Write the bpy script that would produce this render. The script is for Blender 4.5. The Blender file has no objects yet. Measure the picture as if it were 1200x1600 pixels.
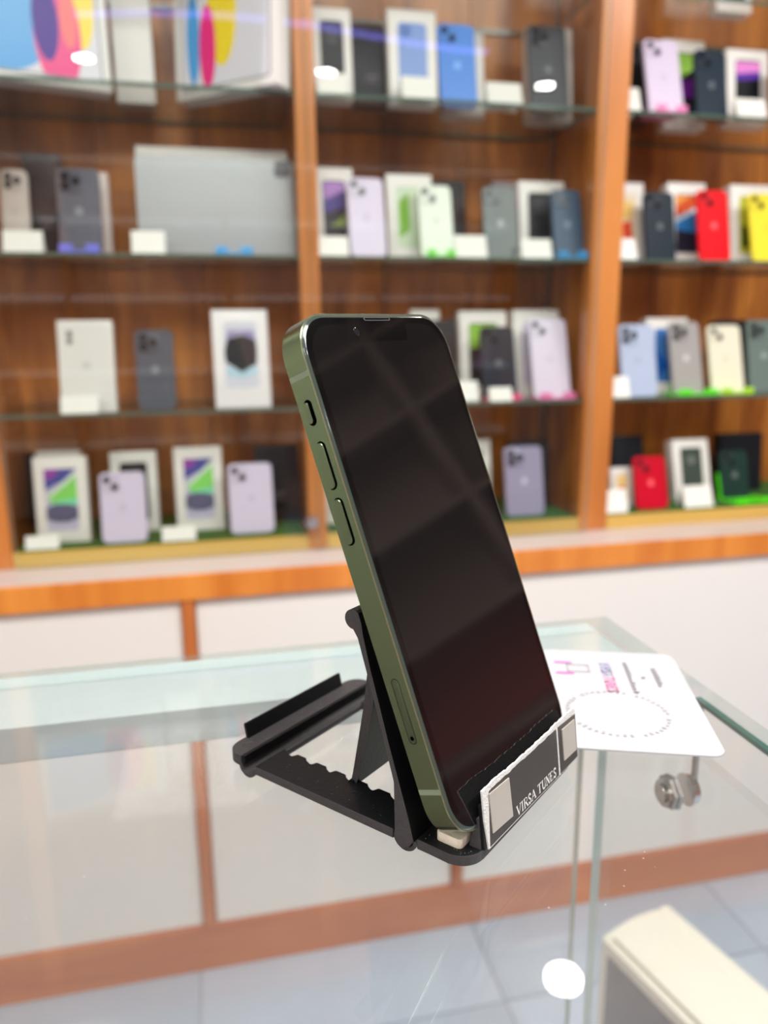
import bpy, bmesh, math, random
from mathutils import Vector, Matrix
random.seed(7)
SC = bpy.context.scene
COL = SC.collection
R = math.radians

# ------------------------------------------------------------------ camera
PITCH, ROLL, YAW, HC = R(12.8), R(0.6), R(12.3), 1.09
fwd = Vector((math.sin(YAW)*math.cos(PITCH), math.cos(YAW)*math.cos(PITCH), -math.sin(PITCH)))
rgt = Vector((math.cos(YAW), -math.sin(YAW), 0))
upv = rgt.cross(fwd)
r2 = rgt*math.cos(ROLL) - upv*math.sin(ROLL)
u2 = rgt*math.sin(ROLL) + upv*math.cos(ROLL)
cam_data = bpy.data.cameras.new('camera')
cam = bpy.data.objects.new('camera', cam_data)
COL.objects.link(cam)
cam.matrix_world = Matrix(((r2.x, u2.x, -fwd.x, 0), (r2.y, u2.y, -fwd.y, 0), (r2.z, u2.z, -fwd.z, HC), (0, 0, 0, 1)))
cam_data.sensor_fit = 'AUTO'
cam_data.sensor_width = 36
cam_data.lens = 27.0
cam_data.clip_start = 0.01
cam_data.clip_end = 30
cam_data.dof.use_dof = True
cam_data.dof.focus_distance = 0.222
cam_data.dof.aperture_fstop = 9.2
SC.camera = cam

# ------------------------------------------------------------------ world and exposure
W = bpy.data.worlds.new('world'); SC.world = W
W.use_nodes = True
W.node_tree.nodes['Background'].inputs[0].default_value = (0.9, 0.95, 1.0, 1)
W.node_tree.nodes['Background'].inputs[1].default_value = 0.3
SC.view_settings.view_transform = 'Standard'
SC.view_settings.look = 'None'
SC.view_settings.gamma = 1
SC.view_settings.use_curve_mapping = False
SC.view_settings.exposure = -0.22

CEIL = 2.35
DOWN_W, FILL_W = 2.6, 38.0
def area(name, loc, size, power, color=(1, .97, .93), shape='DISK', size_y=None, rot=(0, 0, 0)):
    l = bpy.data.lights.new(name, 'AREA'); l.shape = shape; l.size = size
    if size_y: l.size_y = size_y
    l.energy = power; l.color = color
    o = bpy.data.objects.new(name, l); COL.objects.link(o); o.location = loc; o.rotation_euler = rot
    return o
DOWN = [(-.487, -1.5), (.618, -1.5), (1.75, -.55), (.757, 1.457), (-.42, 1.457), (1.75, -1.5), (1.75, 1.2), (-1.5, 1.2), (-1.5, -.3)]
for x, y in DOWN:
    area('downlight_lamp', (x, y, CEIL-.012), .085, DOWN_W)
FILL_PANELS = [(.1, -.12, 1.0, .6), (1.25, -.12, 1.0, .6), (-1.7, -1.35, .6, .6)]  # unseen panels added as soft fill; the far left one brightens the wall
for x, y, sx, sy in FILL_PANELS:
    area('fill_lamp', (x, y, CEIL-.022), sx, FILL_W, (1, .985, .96), 'RECTANGLE', sy)

# ------------------------------------------------------------------ helpers
def tag(o, label=None, cat=None, group=None, kind=None):
    if label: o['label'] = label
    if cat: o['category'] = cat
    if group: o['group'] = group
    if kind: o['kind'] = kind
    return o
def empty(name, loc=(0, 0, 0), rot=(0, 0, 0), label=None, cat=None, group=None, kind=None):
    o = bpy.data.objects.new(name, None); COL.objects.link(o)
    o.location = loc; o.rotation_euler = rot; o.empty_display_size = .02
    return tag(o, label, cat, group, kind)
def link(name, me, parent=None, loc=None, rot=None):
    o = bpy.data.objects.new(name, me); COL.objects.link(o)
    if parent: o.parent = parent
    if loc is not None: o.location = loc
    if rot is not None: o.rotation_euler = rot
    return o
def bm_mesh(name, bm, mats, smooth=False):
    bmesh.ops.recalc_face_normals(bm, faces=bm.faces)
    me = bpy.data.meshes.new(name); bm.to_mesh(me); bm.free()
    for m in (mats if isinstance(mats, (list, tuple)) else [mats]): me.materials.append(m)
    if smooth:
        for p in me.polygons: p.use_smooth = True
    return me
def bx(bm, x0, x1, y0, y1, z0, z1, bev=0, mi=0):
    v = [bm.verts.new(p) for p in ((x0, y0, z0), (x1, y0, z0), (x1, y1, z0), (x0, y1, z0), (x0, y0, z1), (x1, y0, z1), (x1, y1, z1), (x0, y1, z1))]
    fs = [bm.faces.new([v[i] for i in f]) for f in ((0, 3, 2, 1), (4, 5, 6, 7), (0, 1, 5, 4), (1, 2, 6, 5), (2, 3, 7, 6), (3, 0, 4, 7))]
    for f in fs: f.material_index = mi
    if bev:
        es = {e for f in fs for e in f.edges}
        bmesh.ops.bevel(bm, geom=list(es), offset=bev, segments=2, affect='EDGES', profile=.6)
def box(name, m, parent, x0, x1, y0, y1, z0, z1, bev=0):
    bm = bmesh.new(); bx(bm, x0, x1, y0, y1, z0, z1, bev)
    return link(name, bm_mesh(name, bm, m), parent)
def prism(bm, pts, f0, f1, mi=0):
    """pts 2D; f0/f1 map (a,b)->3D for the two ends"""
    a = [bm.verts.new(f0(*p)) for p in pts]; b = [bm.verts.new(f1(*p)) for p in pts]
    n = len(pts)
    fs = [bm.faces.new(a[::-1]), bm.faces.new(b)]
    for i in range(n): fs.append(bm.faces.new((a[i], a[(i+1) % n], b[(i+1) % n], b[i])))
    for f in fs: f.material_index = mi
    return fs
def rrect(x0, x1, y0, y1, r, n=6):
    out = []
    for cx, cy, a0 in ((x1-r, y1-r, 0), (x0+r, y1-r, 90), (x0+r, y0+r, 180), (x1-r, y0+r, 270)):
        for i in range(n+1):
            a = R(a0+90*i/n); out.append((cx+r*math.cos(a), cy+r*math.sin(a)))
    return out
def rrect_sq(x0, x1, y0, y1, r, n=14, p=2.35):
    """rounded rectangle with slightly squircled corners"""
    out = []
    for cx, cy, a0 in ((x1-r, y1-r, 0), (x0+r, y1-r, 90), (x0+r, y0+r, 180), (x1-r, y0+r, 270)):
        for i in range(n+1):
            a = R(a0+90*i/n); c, s = math.cos(a), math.sin(a)
            k = (abs(c)**p+abs(s)**p)**(-1/p)
            out.append((cx+r*c*k, cy+r*s*k))
    return out
def loft(bm, loops, cap0=True, cap1=True, mi=0):
    rows = [[bm.verts.new(p) for p in l] for l in loops]
    n = len(rows[0]); fs = []
    for a, b in zip(rows, rows[1:]):
        for i in range(n): fs.append(bm.faces.new((a[i], a[(i+1) % n], b[(i+1) % n], b[i])))
    if cap0: fs.append(bm.faces.new(rows[0][::-1]))
    if cap1: fs.append(bm.faces.new(rows[-1]))
    for f in fs: f.material_index = mi
    return fs
def cyl(bm, p0, p1, r, n=20, r1=None, mi=0):
    p0, p1 = Vector(p0), Vector(p1); d = (p1-p0).normalized()
    a = d.orthogonal().normalized(); b = d.cross(a)
    r1 = r if r1 is None else r1
    lp = lambda p, q: [p+a*q*math.cos(2*math.pi*i/n)+b*q*math.sin(2*math.pi*i/n) for i in range(n)]
    return loft(bm, [lp(p0, r), lp(p1, r1)], mi=mi)
def shade_auto(me, ang=35):
    for p in me.polygons: p.use_smooth = True
    try: me.set_sharp_from_angle(angle=R(ang))
    except Exception: pass
    return me

# ------------------------------------------------------------------ materials
MATS = {}
def mat(name, col, rough=.5, metal=0, spec=.5, coat=0, emit=None, estr=0, noise=0, nscale=30, bump=0, bscale=200):
    if name in MATS: return MATS[name]
    m = bpy.data.materials.new(name); m.use_nodes = True
    nt = m.node_tree; b = nt.nodes['Principled BSDF']
    b.inputs['Base Color'].default_value = (*col, 1)
    b.inputs['Roughness'].default_value = rough
    b.inputs['Metallic'].default_value = metal
    b.inputs['Specular IOR Level'].default_value = spec
    b.inputs['Coat Weight'].default_value = coat
    b.inputs['Coat Roughness'].default_value = .05
    if emit: b.inputs['Emission Color'].default_value = (*emit, 1); b.inputs['Emission Strength'].default_value = estr
    tc = nt.nodes.new('ShaderNodeTexCoord')
    if noise:
        n = nt.nodes.new('ShaderNodeTexNoise'); n.inputs['Scale'].default_value = nscale; n.inputs['Detail'].default_value = 5
        nt.links.new(tc.outputs['Object'], n.inputs['Vector'])
        mx = nt.nodes.new('ShaderNodeMix'); mx.data_type = 'RGBA'; mx.blend_type = 'MIX'
        mx.inputs[6].default_value = (*[c*(1-noise) for c in col], 1)
        mx.inputs[7].default_value = (*[min(1, c*(1+noise)) for c in col], 1)
        nt.links.new(n.outputs['Fac'], mx.inputs[0]); nt.links.new(mx.outputs[2], b.inputs['Base Color'])
    if bump:
        n2 = nt.nodes.new('ShaderNodeTexNoise'); n2.inputs['Scale'].default_value = bscale; n2.inputs['Detail'].default_value = 4
        nt.links.new(tc.outputs['Object'], n2.inputs['Vector'])
        bp = nt.nodes.new('ShaderNodeBump'); bp.inputs['Strength'].default_value = bump; bp.inputs['Distance'].default_value = .001
        nt.links.new(n2.outputs['Fac'], bp.inputs['Height']); nt.links.new(bp.outputs['Normal'], b.inputs['Normal'])
    MATS[name] = m
    return m
def wood(name, c0, c1, scale=(3, 3, .35), rough=.4, coat=.3, detail=6):
    m = bpy.data.materials.new(name); m.use_nodes = True; nt = m.node_tree; b = nt.nodes['Principled BSDF']
    tc = nt.nodes.new('ShaderNodeTexCoord'); mp = nt.nodes.new('ShaderNodeMapping')
    mp.inputs['Scale'].default_value = scale
    n = nt.nodes.new('ShaderNodeTexNoise'); n.inputs['Scale'].default_value = 6; n.inputs['Detail'].default_value = detail; n.inputs['Distortion'].default_value = .6
    cr = nt.nodes.new('ShaderNodeValToRGB'); e = cr.color_ramp.elements
    e[0].position = .35; e[0].color = (*c0, 1); e[1].position = .68; e[1].color = (*c1, 1)
    nt.links.new(tc.outputs['Object'], mp.inputs[0]); nt.links.new(mp.outputs[0], n.inputs['Vector'])
    nt.links.new(n.outputs['Fac'], cr.inputs[0]); nt.links.new(cr.outputs[0], b.inputs['Base Color'])
    b.inputs['Roughness'].default_value = rough; b.inputs['Coat Weight'].default_value = coat; b.inputs['Coat Roughness'].default_value = .15
    return m
def glass(name, tint=(.93, .98, .96), rough=0.0, ior=1.5, scratch=0):
    m = bpy.data.materials.new(name); m.use_nodes = True; nt = m.node_tree
    for n in list(nt.nodes):
        if n.type != 'OUTPUT_MATERIAL': nt.nodes.remove(n)
    out = nt.nodes['Material Output']
    geo = nt.nodes.new('ShaderNodeNewGeometry')
    mr = nt.nodes.new('ShaderNodeMapRange'); mr.inputs['To Min'].default_value = ior; mr.inputs['To Max'].default_value = 1/ior
    nt.links.new(geo.outputs['Backfacing'], mr.inputs['Value'])
    fr = nt.nodes.new('ShaderNodeFresnel'); nt.links.new(mr.outputs[0], fr.inputs['IOR'])
    tr = nt.nodes.new('ShaderNodeBsdfTransparent'); tr.inputs[0].default_value = (*tint, 1)
    gl = nt.nodes.new('ShaderNodeBsdfGlossy'); gl.inputs['Roughness'].default_value = rough
    mx = nt.nodes.new('ShaderNodeMixShader')
    nt.links.new(fr.outputs[0], mx.inputs[0]); nt.links.new(tr.outputs[0], mx.inputs[1]); nt.links.new(gl.outputs[0], mx.inputs[2])
    last = mx
    if scratch:
        tc = nt.nodes.new('ShaderNodeTexCoord')
        vo = nt.nodes.new('ShaderNodeTexVoronoi'); vo.inputs['Scale'].default_value = 190
        nt.links.new(tc.outputs['Object'], vo.inputs['Vector'])
        lt = nt.nodes.new('ShaderNodeMath'); lt.operation = 'LESS_THAN'; lt.inputs[1].default_value = .055
        nt.links.new(vo.outputs['Distance'], lt.inputs[0])
        n1 = nt.nodes.new('ShaderNodeTexNoise'); n1.inputs['Scale'].default_value = 14
        nt.links.new(tc.outputs['Object'], n1.inputs['Vector'])
        g2 = nt.nodes.new('ShaderNodeMath'); g2.operation = 'GREATER_THAN'; g2.inputs[1].default_value = .56
        nt.links.new(n1.outputs['Fac'], g2.inputs[0])
        mu = nt.nodes.new('ShaderNodeMath'); mu.operation = 'MULTIPLY'; nt.links.new(lt.outputs[0], mu.inputs[0]); nt.links.new(g2.outputs[0], mu.inputs[1])
        mu2 = nt.nodes.new('ShaderNodeMath'); mu2.operation = 'MULTIPLY_ADD'; mu2.inputs[1].default_value = scratch; mu2.inputs[2].default_value = .02
        nt.links.new(mu.outputs[0], mu2.inputs[0])
        df = nt.nodes.new('ShaderNodeBsdfDiffuse'); df.inputs[0].default_value = (.85, .87, .86, 1)
        m2 = nt.nodes.new('ShaderNodeMixShader'); nt.links.new(mu2.outputs[0], m2.inputs[0])
        nt.links.new(mx.outputs[0], m2.inputs[1]); nt.links.new(df.outputs[0], m2.inputs[2]); last = m2
    nt.links.new(last.outputs[0], out.inputs[0])
    MATS[name] = m
    return m

M_wall = mat('wall_paint', (.80, .76, .70), .7, noise=.03)
M_ceil = mat('ceiling_paint', (.85, .84, .82), .8)
M_orange = wood('orange_wood', (.68, .20, .028), (.86, .32, .055))
M_post = wood('post_wood', (.52, .17, .035), (.70, .26, .06))
M_back = wood('backboard_wood', (.29, .082, .015), (.68, .255, .045), scale=(3.2, 3.2, .5), detail=3)
M_red = wood('stile_wood', (.50, .14, .035), (.62, .19, .05), scale=(3, 3, .5))
M_kick = wood('kick_wood', (.50, .13, .035), (.62, .19, .05), scale=(.4, 3, 3))
M_yellow = wood('pale_wood', (.58, .35, .07), (.76, .50, .13), scale=(.3, 3, 3))
M_panel = mat('white_laminate', (.88, .85, .80), .35, noise=.02, nscale=4)
M_ledge = mat('ledge_white', (.66, .57, .54), .3)
M_tile = mat('floor_tile', (.34, .42, .52), .22, noise=.12, nscale=5)
M_tile2 = mat('floor_tile_pale', (.39, .47, .58), .22, noise=.12, nscale=4)
M_grout = mat('grout', (.36, .40, .46), .7)
M_grass = mat('grass_green', (.04, .13, .015), .9, noise=.5, nscale=300, bump=1, bscale=500)
M_glass = glass('door_glass', (.97, .985, .975))
M_shelf = glass('shelf_glass', (.975, .99, .98))
M_top = glass('counter_glass', (.975, .988, .98), scratch=.16)
M_pane = glass('pane_glass', (.985, .992, .988))
M_edge = mat('glass_edge_green', (.012, .10, .085), .08, spec=.8)
M_edgec = glass('glass_edge_clear', (.85, .93, .91))
M_edge2 = mat('glass_edge_pale', (.42, .55, .53), .1, spec=.8)
M_edge3 = mat('shelf_edge', (.08, .13, .10), .12, spec=.8)
M_dark = wood('dark_wood', (.05, .018, .008), (.10, .035, .015))
M_beam = mat('beam_white', (.46, .51, .515), .4)
M_black = mat('black_plastic', (.0050, .0056, .0064), .42, spec=.22, noise=.25, nscale=500, bump=.12, bscale=900)
M_blackside = mat('black_plastic_grey', (.046, .043, .044), .5, spec=.3, noise=.3, nscale=700, bump=.2, bscale=1200)  # greyer black plastic, mostly on upright side faces and the rear bar
M_steel = mat('steel', (.42, .39, .35), .25, metal=1)
M_chrome = mat('chrome', (.8, .8, .8), .12, metal=1)
M_paper = mat('white_card', (.45, .445, .46), .45)
M_tag = mat('tag_white', (.86, .86, .80), .4)
M_cream = mat('ivory_plastic', (.80, .77, .65), .38, noise=.05, nscale=12, bump=.1, bscale=60)
M_darkp = mat('dark_grey_panel', (.045, .047, .052), .4, noise=.2, nscale=40)

# ------------------------------------------------------------------ the setting
FLO = empty('floor', kind='structure')
bm = bmesh.new(); bx(bm, -2.2, 2.9, -2.6, 1.56, -.1, -.004)
link('grout_bed', bm_mesh('grout_bed', bm, M_grout), FLO)
tl = {}
for k, m in enumerate((M_tile, M_tile2)):
    bm = bmesh.new(); bx(bm, -.2485, .2485, -.2485, .2485, -.012, 0, .002); tl[k] = bm_mesh('floor_tile', bm, m)
for i in range(10):
    for j in range(8):
        link('floor_tile', tl[(i*7+j*3) % 2], FLO, (-1.95+.5*i+.12, -2.3+.5*j+.06, 0))
def struct(name, m, *a):
    bm = bmesh.new(); bx(bm, *a)
    return tag(link(name, bm_mesh(name, bm, m)), kind='structure')
struct('wall_back', M_wall, -2.2, 2.9, 1.56, 1.66, -.1, CEIL+.1)
struct('wall_front', M_wall, -2.2, 2.9, -2.7, -2.6, -.1, CEIL+.1)
struct('wall_left', M_wall, -2.3, -2.2, -2.7, 1.66, -.1, CEIL+.1)
struct('wall_right', M_wall, 2.9, 3.0, -2.7, 1.66, -.1, CEIL+.1)
struct('ceiling', M_ceil, -2.2, 2.9, -2.6, 1.56, CEIL, CEIL+.1)

# ------------------------------------------------------------------ wall display cabinet
# verified levels: ledge top .733, base board .762, glass shelves .978 / 1.220 / 1.460 / 1.640
LV = {0: .762, 1: .978, 2: 1.220, 3: 1.460, 4: 1.640}
YF, YB = 1.283, 1.50
CAB = empty('wall_display_cabinet', (0, 0, .733), label='tall orange wood wall cabinet with glass shelves full of phones and boxes', cat='cabinet')
def cbox(name, m, x0, x1, y0, y1, z0, z1, bev=0, parent=None):
    bm = bmesh.new(); bx(bm, x0, x1, y0, y1, z0-.733, z1-.733, bev)
    return link(name, bm_mesh(name, bm, m), parent or CAB)
TOPZ = 1.95
POSTS = [(-.362, -.329), (.147, .178), (.652, .708), (1.32, 1.37), (-.93, -.88)]
for x0, x1 in POSTS:
    cbox('post', M_post, x0, x1, YF, YF+.03, .733, TOPZ, .002)
    cbox('partition', M_back, (x0+x1)/2-.009, (x0+x1)/2+.009, YF+.031, YB-.001, .733, TOPZ)
BAYS = [(-.329, .147), (.178, .652), (.708, 1.32), (-.88, -.362)]
for x0, x1 in BAYS:
    n = 3; w = (x1-x0+.03)/n
    for i in range(n):
        cbox('back_board', M_back, x0-.015+i*w+.001, x0-.015+(i+1)*w-.001, YB, YB+.012, .733, TOPZ)
    cbox('base_rail', M_yellow, x0+.0005, x1-.0005, YF, YF+.02, .733, .759, .0015)
    cbox('base_board', M_yellow, x0+.0005, x1-.0005, YF+.021, YB-.001, .733, .755)
    g = cbox('grass_mat', M_grass, x0+.006, x1-.006, YF+.002, YB-.004, .7595, .762)
    tag(g, label='green artificial grass mat')
    for s in (1, 2, 3, 4):
        z = LV[s]
        bm = bmesh.new(); bx(bm, x0+.001, x1-.001, YF+.006, YB-.006, z-.006-.733, z-.733)
        me = bm_mesh('glass_shelf', bm, [M_shelf, M_edge3])
        for p in me.polygons:
            if abs(p.normal.z) < .5: p.material_index = 1
        link('glass_shelf', me, CAB)
cbox('cornice', M_orange, -.95, 1.39, YF-.03, YB+.012, TOPZ, TOPZ+.07, .004)
for k, (x0, x1) in enumerate(((-.322, .166), (.160, .658))):
    y = YF-.006-.0055*k
    bm = bmesh.new(); bx(bm, x0, x1, y-.0045, y, .735-.733, 1.94-.733)
    me = bm_mesh('glass_door', bm, [M_glass, M_edge2])
    for p in me.polygons:
        if abs(p.normal.y) < .5: p.material_index = 1
    d = link('glass_door', me, CAB)
    if k == 0:
        bm = bmesh.new(); y1 = y-.0045
        cyl(bm, (.151, y1-.006, .785-.733), (.151, y1, .785-.733), .011, 28); cyl(bm, (.151, y1-.016, .785-.733), (.151, y1-.006, .785-.733), .008, 24, .0085)
        bx(bm, .1500, .1520, y1-.0168, y1-.0158, .780-.733, .790-.733)
        tag(link('lock', shade_auto(bm_mesh('lock', bm, M_chrome)), d), label='round chrome lock')

# base cabinet below the ledge
BC = empty('base_cabinet', (0, 1.19, 0), label='low cabinet with white door panels, orange top band and reddish wood kickboard', cat='cabinet')
def bbox(name, m, x0, x1, y0, y1, z0, z1, bev=0, parent=None):
    bm = bmesh.new(); bx(bm, x0, x1, y0-1.19, y1-1.19, z0, z1, bev)
    return link(name, bm_mesh(name, bm, m), parent or BC)
bbox('top_board', M_ledge, -.95, 1.9, 1.192, YB+.012, .715, .733, .001)
bbox('top_band', M_orange, -.95, 1.9, 1.184, 1.1915, .690, .7325, .002)
bbox('kickboard', M_kick, -.95, 1.9, 1.190, 1.20, 0, .088, .001)
bbox('carcass', M_panel, -.95, 1.9, 1.212, YB+.012, .001, .714)
ST = [-.94, -.5, -.059, .392, 1.12, 1.85]
for x in ST: bbox('stile', M_red, x-.010, x+.010, 1.187, 1.211, .0885, .6895, .001)
for a, b in zip(ST, ST[1:]): bbox('door_panel', M_panel, a+.0115, b-.0115, 1.196, 1.211, .0895, .6885, .002)

# ------------------------------------------------------------------ stock on the shelves
def phone_outline(w, h, r): return rrect_sq(-w/2, w/2, 0, h, r, 6)
LOGO = []
def logo_pts(s):
    """bitten-fruit outline with separate leaf"""
    body = []
    for i in range(40):
        a = 2*math.pi*i/40
        rx, ry = .46*s, .48*s
        x, y = rx*math.cos(a), ry*math.sin(a)
        if 70 < math.degrees(a) < 110: y -= .07*s*math.cos((math.degrees(a)-90)/20*math.pi/2)
        if 250 < math.degrees(a) < 290: y += .05*s*math.cos((math.degrees(a)-270)/20*math.pi/2)
        d = math.hypot(x-.52*s, y-.05*s)
        if d < .2*s:
            k = .2*s; x = .52*s-k*math.cos(math.asin(max(-1, min(1, (y-.05*s)/k))))
        body.append((x, y))
    leaf = [(.02*s, .5*s), (.06*s, .62*s), (.2*s, .72*s), (.18*s, .58*s)]
    return body, leaf
MC = {}
def cmat(col, rough=.3, coat=0, metal=0, tagn='c'):
    k = '%s_%02d%02d%02d_%02d' % (tagn, col[0]*99, col[1]*99, col[2]*99, rough*99)
    return mat(k, col, rough, metal, .5 if sum(col) > .9 else .18, coat)
PHONES = {}
def phone_parts(w, h, col, lens, big):
    key = (w, h, col, lens, big)
    if key in PHONES: return PHONES[key]
    t = .008
    o = phone_outline(w, h, .011)
    sc = lambda ins: [((x)*(1-2*ins/w), h/2+(y-h/2)*(1-2*ins/h)) for x, y in o]
    mk = lambda ins, d: [(x, d, y) for x, y in sc(ins)]
    bm = bmesh.new(); loft(bm, [mk(.0008, 0), mk(0, .0008), mk(0, t-.0008), mk(.0008, t)])
    body = shade_auto(bm_mesh('body', bm, cmat(col, .36)))
    s = .034 if big else .028
    bm = bmesh.new()
    q = rrect(-w/2+.004, -w/2+.004+s, h-.004-s, h-.004, .007, 5)
    ctr = (-w/2+.004+s/2, h-.004-s/2)
    sh = lambda f: [(ctr[0]+(x-ctr[0])*f, ctr[1]+(y-ctr[1])*f) for x, y in q]
    loft(bm, [[(x, 0, y) for x, y in q], [(x, -.0012, y) for x, y in q], [(x, -.0016, y) for x, y in sh(.97)]])
    dc = tuple(min(1, c*.86+.01) for c in col)
    bump = shade_auto(bm_mesh('camera_bump', bm, cmat(dc, .3)))
    lens_me = []
    pos = ((-.22, .22), (.22, -.22)) if lens == 2 else ((-.22, .22), (-.22, -.22), (.23, 0))
    bm = bmesh.new(); cyl(bm, (0, 0, 0), (0, -.0014, 0), s*.2, 18); ln = shade_auto(bm_mesh('lens', bm, cmat((.012, .012, .016), .08)))
    bm = bmesh.new(); b_, lf = logo_pts(.013)
    for pts in (b_, lf): prism(bm, pts, lambda x, z: (x, 0, z), lambda x, z: (x, -.0002, z))
    lc = tuple(min(1, c*1.5+.12) for c in col) if sum(col) < 1.2 else tuple(c*.86 for c in col)
    lg = bm_mesh('logo', bm, cmat(lc, .4))
    PHONES[key] = (body, bump, ln, [(ctr[0]+dx*s, -.0016, ctr[1]+dz*s) for dx, dz in pos], lg)
    return PHONES[key]
def make_phone(x, y, z, w, h, lean, col, label, lens=2, big=False, yaw=0, group='phones shown on the shelves', name='display_phone'):
    r = empty(name, (x, y, z+.0003), (R(-lean), 0, R(yaw)), label, 'phone', group)
    body, bump, ln, pos, lg = phone_parts(round(w, 3), round(h, 3), col, lens, big)
    link('body', body, r); link('camera_bump', bump, r)
    for p in pos: link('lens', ln, r, p)
    link('logo', lg, r, (0, -.0001, h*.5))
    return r

def box_pict(bm, kind, w, h):
    """flat printed picture on a carton front; x -w/2..w/2, z 0..h, returns materials"""
    mats = []
    layer = [0]
    def poly(pts, col, rough=.35):
        m = cmat(col, rough, 0, 0, 'print'); mats.append(m); d = -.0003-.00012*layer[0]
        vs = [bm.verts.new((x, d, z)) for x, z in pts]
        f = bm.faces.new(vs); f.material_index = len(mats)-1
        if f.calc_area() > 0:
            f.normal_update()
            if f.normal.y > 0: f.normal_flip()
        layer[0] += 1
    def inner(x0, x1, z0, z1, r=.006): return rrect(x0, x1, z0, z1, r, 4)
    a, b = -w*.30, w*.30; z0, z1 = h*.14, h*.86
    L = lambda u, v: (a+(b-a)*u, z0+(z1-z0)*v)
    if kind == 'wall':
        poly(inner(a, b, z0, z1), (.50, .48, .62))
        poly([L(0, .66), L(0, 1), L(1, 1), L(1, .9)], (.07, .08, .32))
        poly([L(0, .82), L(0, 1), L(.5, 1), L(.3, .86)], (.28, .06, .36))
        poly([L(.05, .58), L(1, .94), L(1, .46), L(.2, .44)], (.22, .68, .12))
        poly([L(.0, .48), L(.1, .58), L(1, .98), L(1, .88), L(.3, .60)], (.62, .74, .62))
        poly([L(.2, .46), L(1, .52), L(1, .42), L(.2, .40)], (.20, .72, .45))
        poly([L(0, .38), L(.3, .44), L(.7, .43), L(1, .38), L(1, .20), L(.7, .14), L(.3, .14), L(0, .2)], (.11, .11, .19))
    elif kind == 'black':
        poly(inner(a, b, z0, z1), (.015, .016, .02)); poly(inner(a*.5, b*.5, h*.6, h*.78), (.05, .05, .06))
    elif kind == 'darkpurple':
        poly(inner(a, b, z0, z1), (.02, .02, .03)); poly([L(.05, .6), L(.05, .98), L(.95, .98), L(.95, .75)], (.34, .12, .5))
        poly([L(.05, .5), L(.05, .7), L(.95, .85), L(.95, .6)], (.08, .06, .3)); poly([L(.3, .3), L(.95, .5), L(.95, .3)], (.2, .3, .03))
    elif kind == 'pinkpurple':
        poly(inner(a, b, z0, z1), (.01, .01, .012)); poly([L(.02, .62), L(.02, .97), L(.98, .97), L(.98, .66)], (.10, .03, .35))
        poly([L(.02, .74), L(.02, .97), L(.98, .97), L(.98, .8)], (.75, .22, .62))
    elif kind == 'green':
        poly(inner(a, b, z0, z1), (.55, .68, .48)); poly([L(.1, .15), L(.1, .75), L(.45, .9), L(.5, .3)], (.18, .42, .03)); poly([L(.55, .5), L(.6, .9), L(.95, .8), L(.9, .3)], (.66, .76, .6))
    elif kind == 'greentop':
        poly(inner(a, b, z0, z1), (.02, .02, .03)); poly([L(.02, .6), L(.02, .98), L(.98, .98), L(.98, .8), L(.5, .62)], (.28, .55, .06)); poly([L(.3, .3), L(.35, .55), L(.98, .6), L(.98, .3)], (.2, .02, .35))
    elif kind == 'orangered':
        poly(inner(a, b, z0, z1), (.78, .66, .46)); poly([L(.3, .1), L(.25, .5), L(.7, .55), L(.8, .12)], (.72, .08, .03)); poly([L(.2, .55), L(.3, .9), L(.8, .85), L(.75, .58)], (.82, .55, .15))
    elif kind == 'redblue':
        poly(inner(a, b, z0, z1), (.02, .02, .04)); poly([L(0, .62), L(.02, .98), L(.98, .98), L(.98, .78)], (.62, .09, .02)); poly([L(0, .8), L(.02, .98), L(.7, .98)], (.80, .32, .04)); poly([L(0, .4), L(0, .54), L(.98, .76), L(.98, .34)], (.03, .22, .55)); poly([L(0, .52), L(0, .6), L(.98, .8), L(.98, .72)], (.55, .72, .85))
    elif kind == 'yellowgreen':
        poly(inner(a, b, z0, z1), (.50, .52, .03)); poly([L(.1, .1), L(.1, .5), L(.6, .4), L(.5, .1)], (.03, .06, .01))
    elif kind == 'blue':
        poly(inner(a, b, z0, z1), (.06, .20, .52)); poly([L(.1, .1), L(.05, .6), L(.6, .3)], (.01, .10, .45))
    elif kind == 'bluephone':
        poly(inner(a, b, z0, z1, .008), (.16, .28, .62)); poly(inner(a+.004, a+.022, z1-.024, z1-.004, .005), (.11, .2, .5))
    elif kind == 'greyphone':
        poly(inner(a, b, z0, z1, .008), (.09, .09, .10)); poly(inner(a+.004, a+.022, z1-.024, z1-.004, .005), (.05, .05, .055))
    elif kind == 'greenphone':
        poly(inner(a, b, z0, z1, .004), (.055, .075, .06)); poly([(.009*math.cos(i*.4), (z0+z1)/2+.02+.009*math.sin(i*.4)) for i in range(15)], (.16, .18, .16))
    elif kind == 'whiteback':
        poly(inner(-w*.44, w*.44, h*.04, h*.96, .008), (.74, .73, .69)); poly([(-w*.28+.005*math.cos(i*.5), h*.85+.005*math.sin(i*.5)) for i in range(12)], (.12, .12, .12)); poly([(-w*.28+.005*math.cos(i*.5), h*.77+.005*math.sin(i*.5)) for i in range(12)], (.15, .15, .15))
        poly([(.007*math.cos(i*.5), h*.5+.007*math.sin(i*.5)) for i in range(12)], (.6, .6, .58))
    elif kind == 'darkglobe':
        poly(inner(a, b, h*.2, h*.88), (.66, .68, .76)); poly([L(.03, .45), L(.0, .6), L(.1, .78), L(.5, .84), L(.95, .78), L(.98, .6), L(.95, .42), L(.5, .3)], (.035, .033, .036)); poly([L(0, .28), L(.1, .40), L(.5, .30), L(.9, .40), L(1, .28), L(.5, .22)], (.45, .66, .78))
        poly([L(.1, .78), L(.1, .9), L(.9, .9), L(.95, .75), L(.5, .86)], (.3, .26, .5))
    elif kind == 'lilacback':
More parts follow.
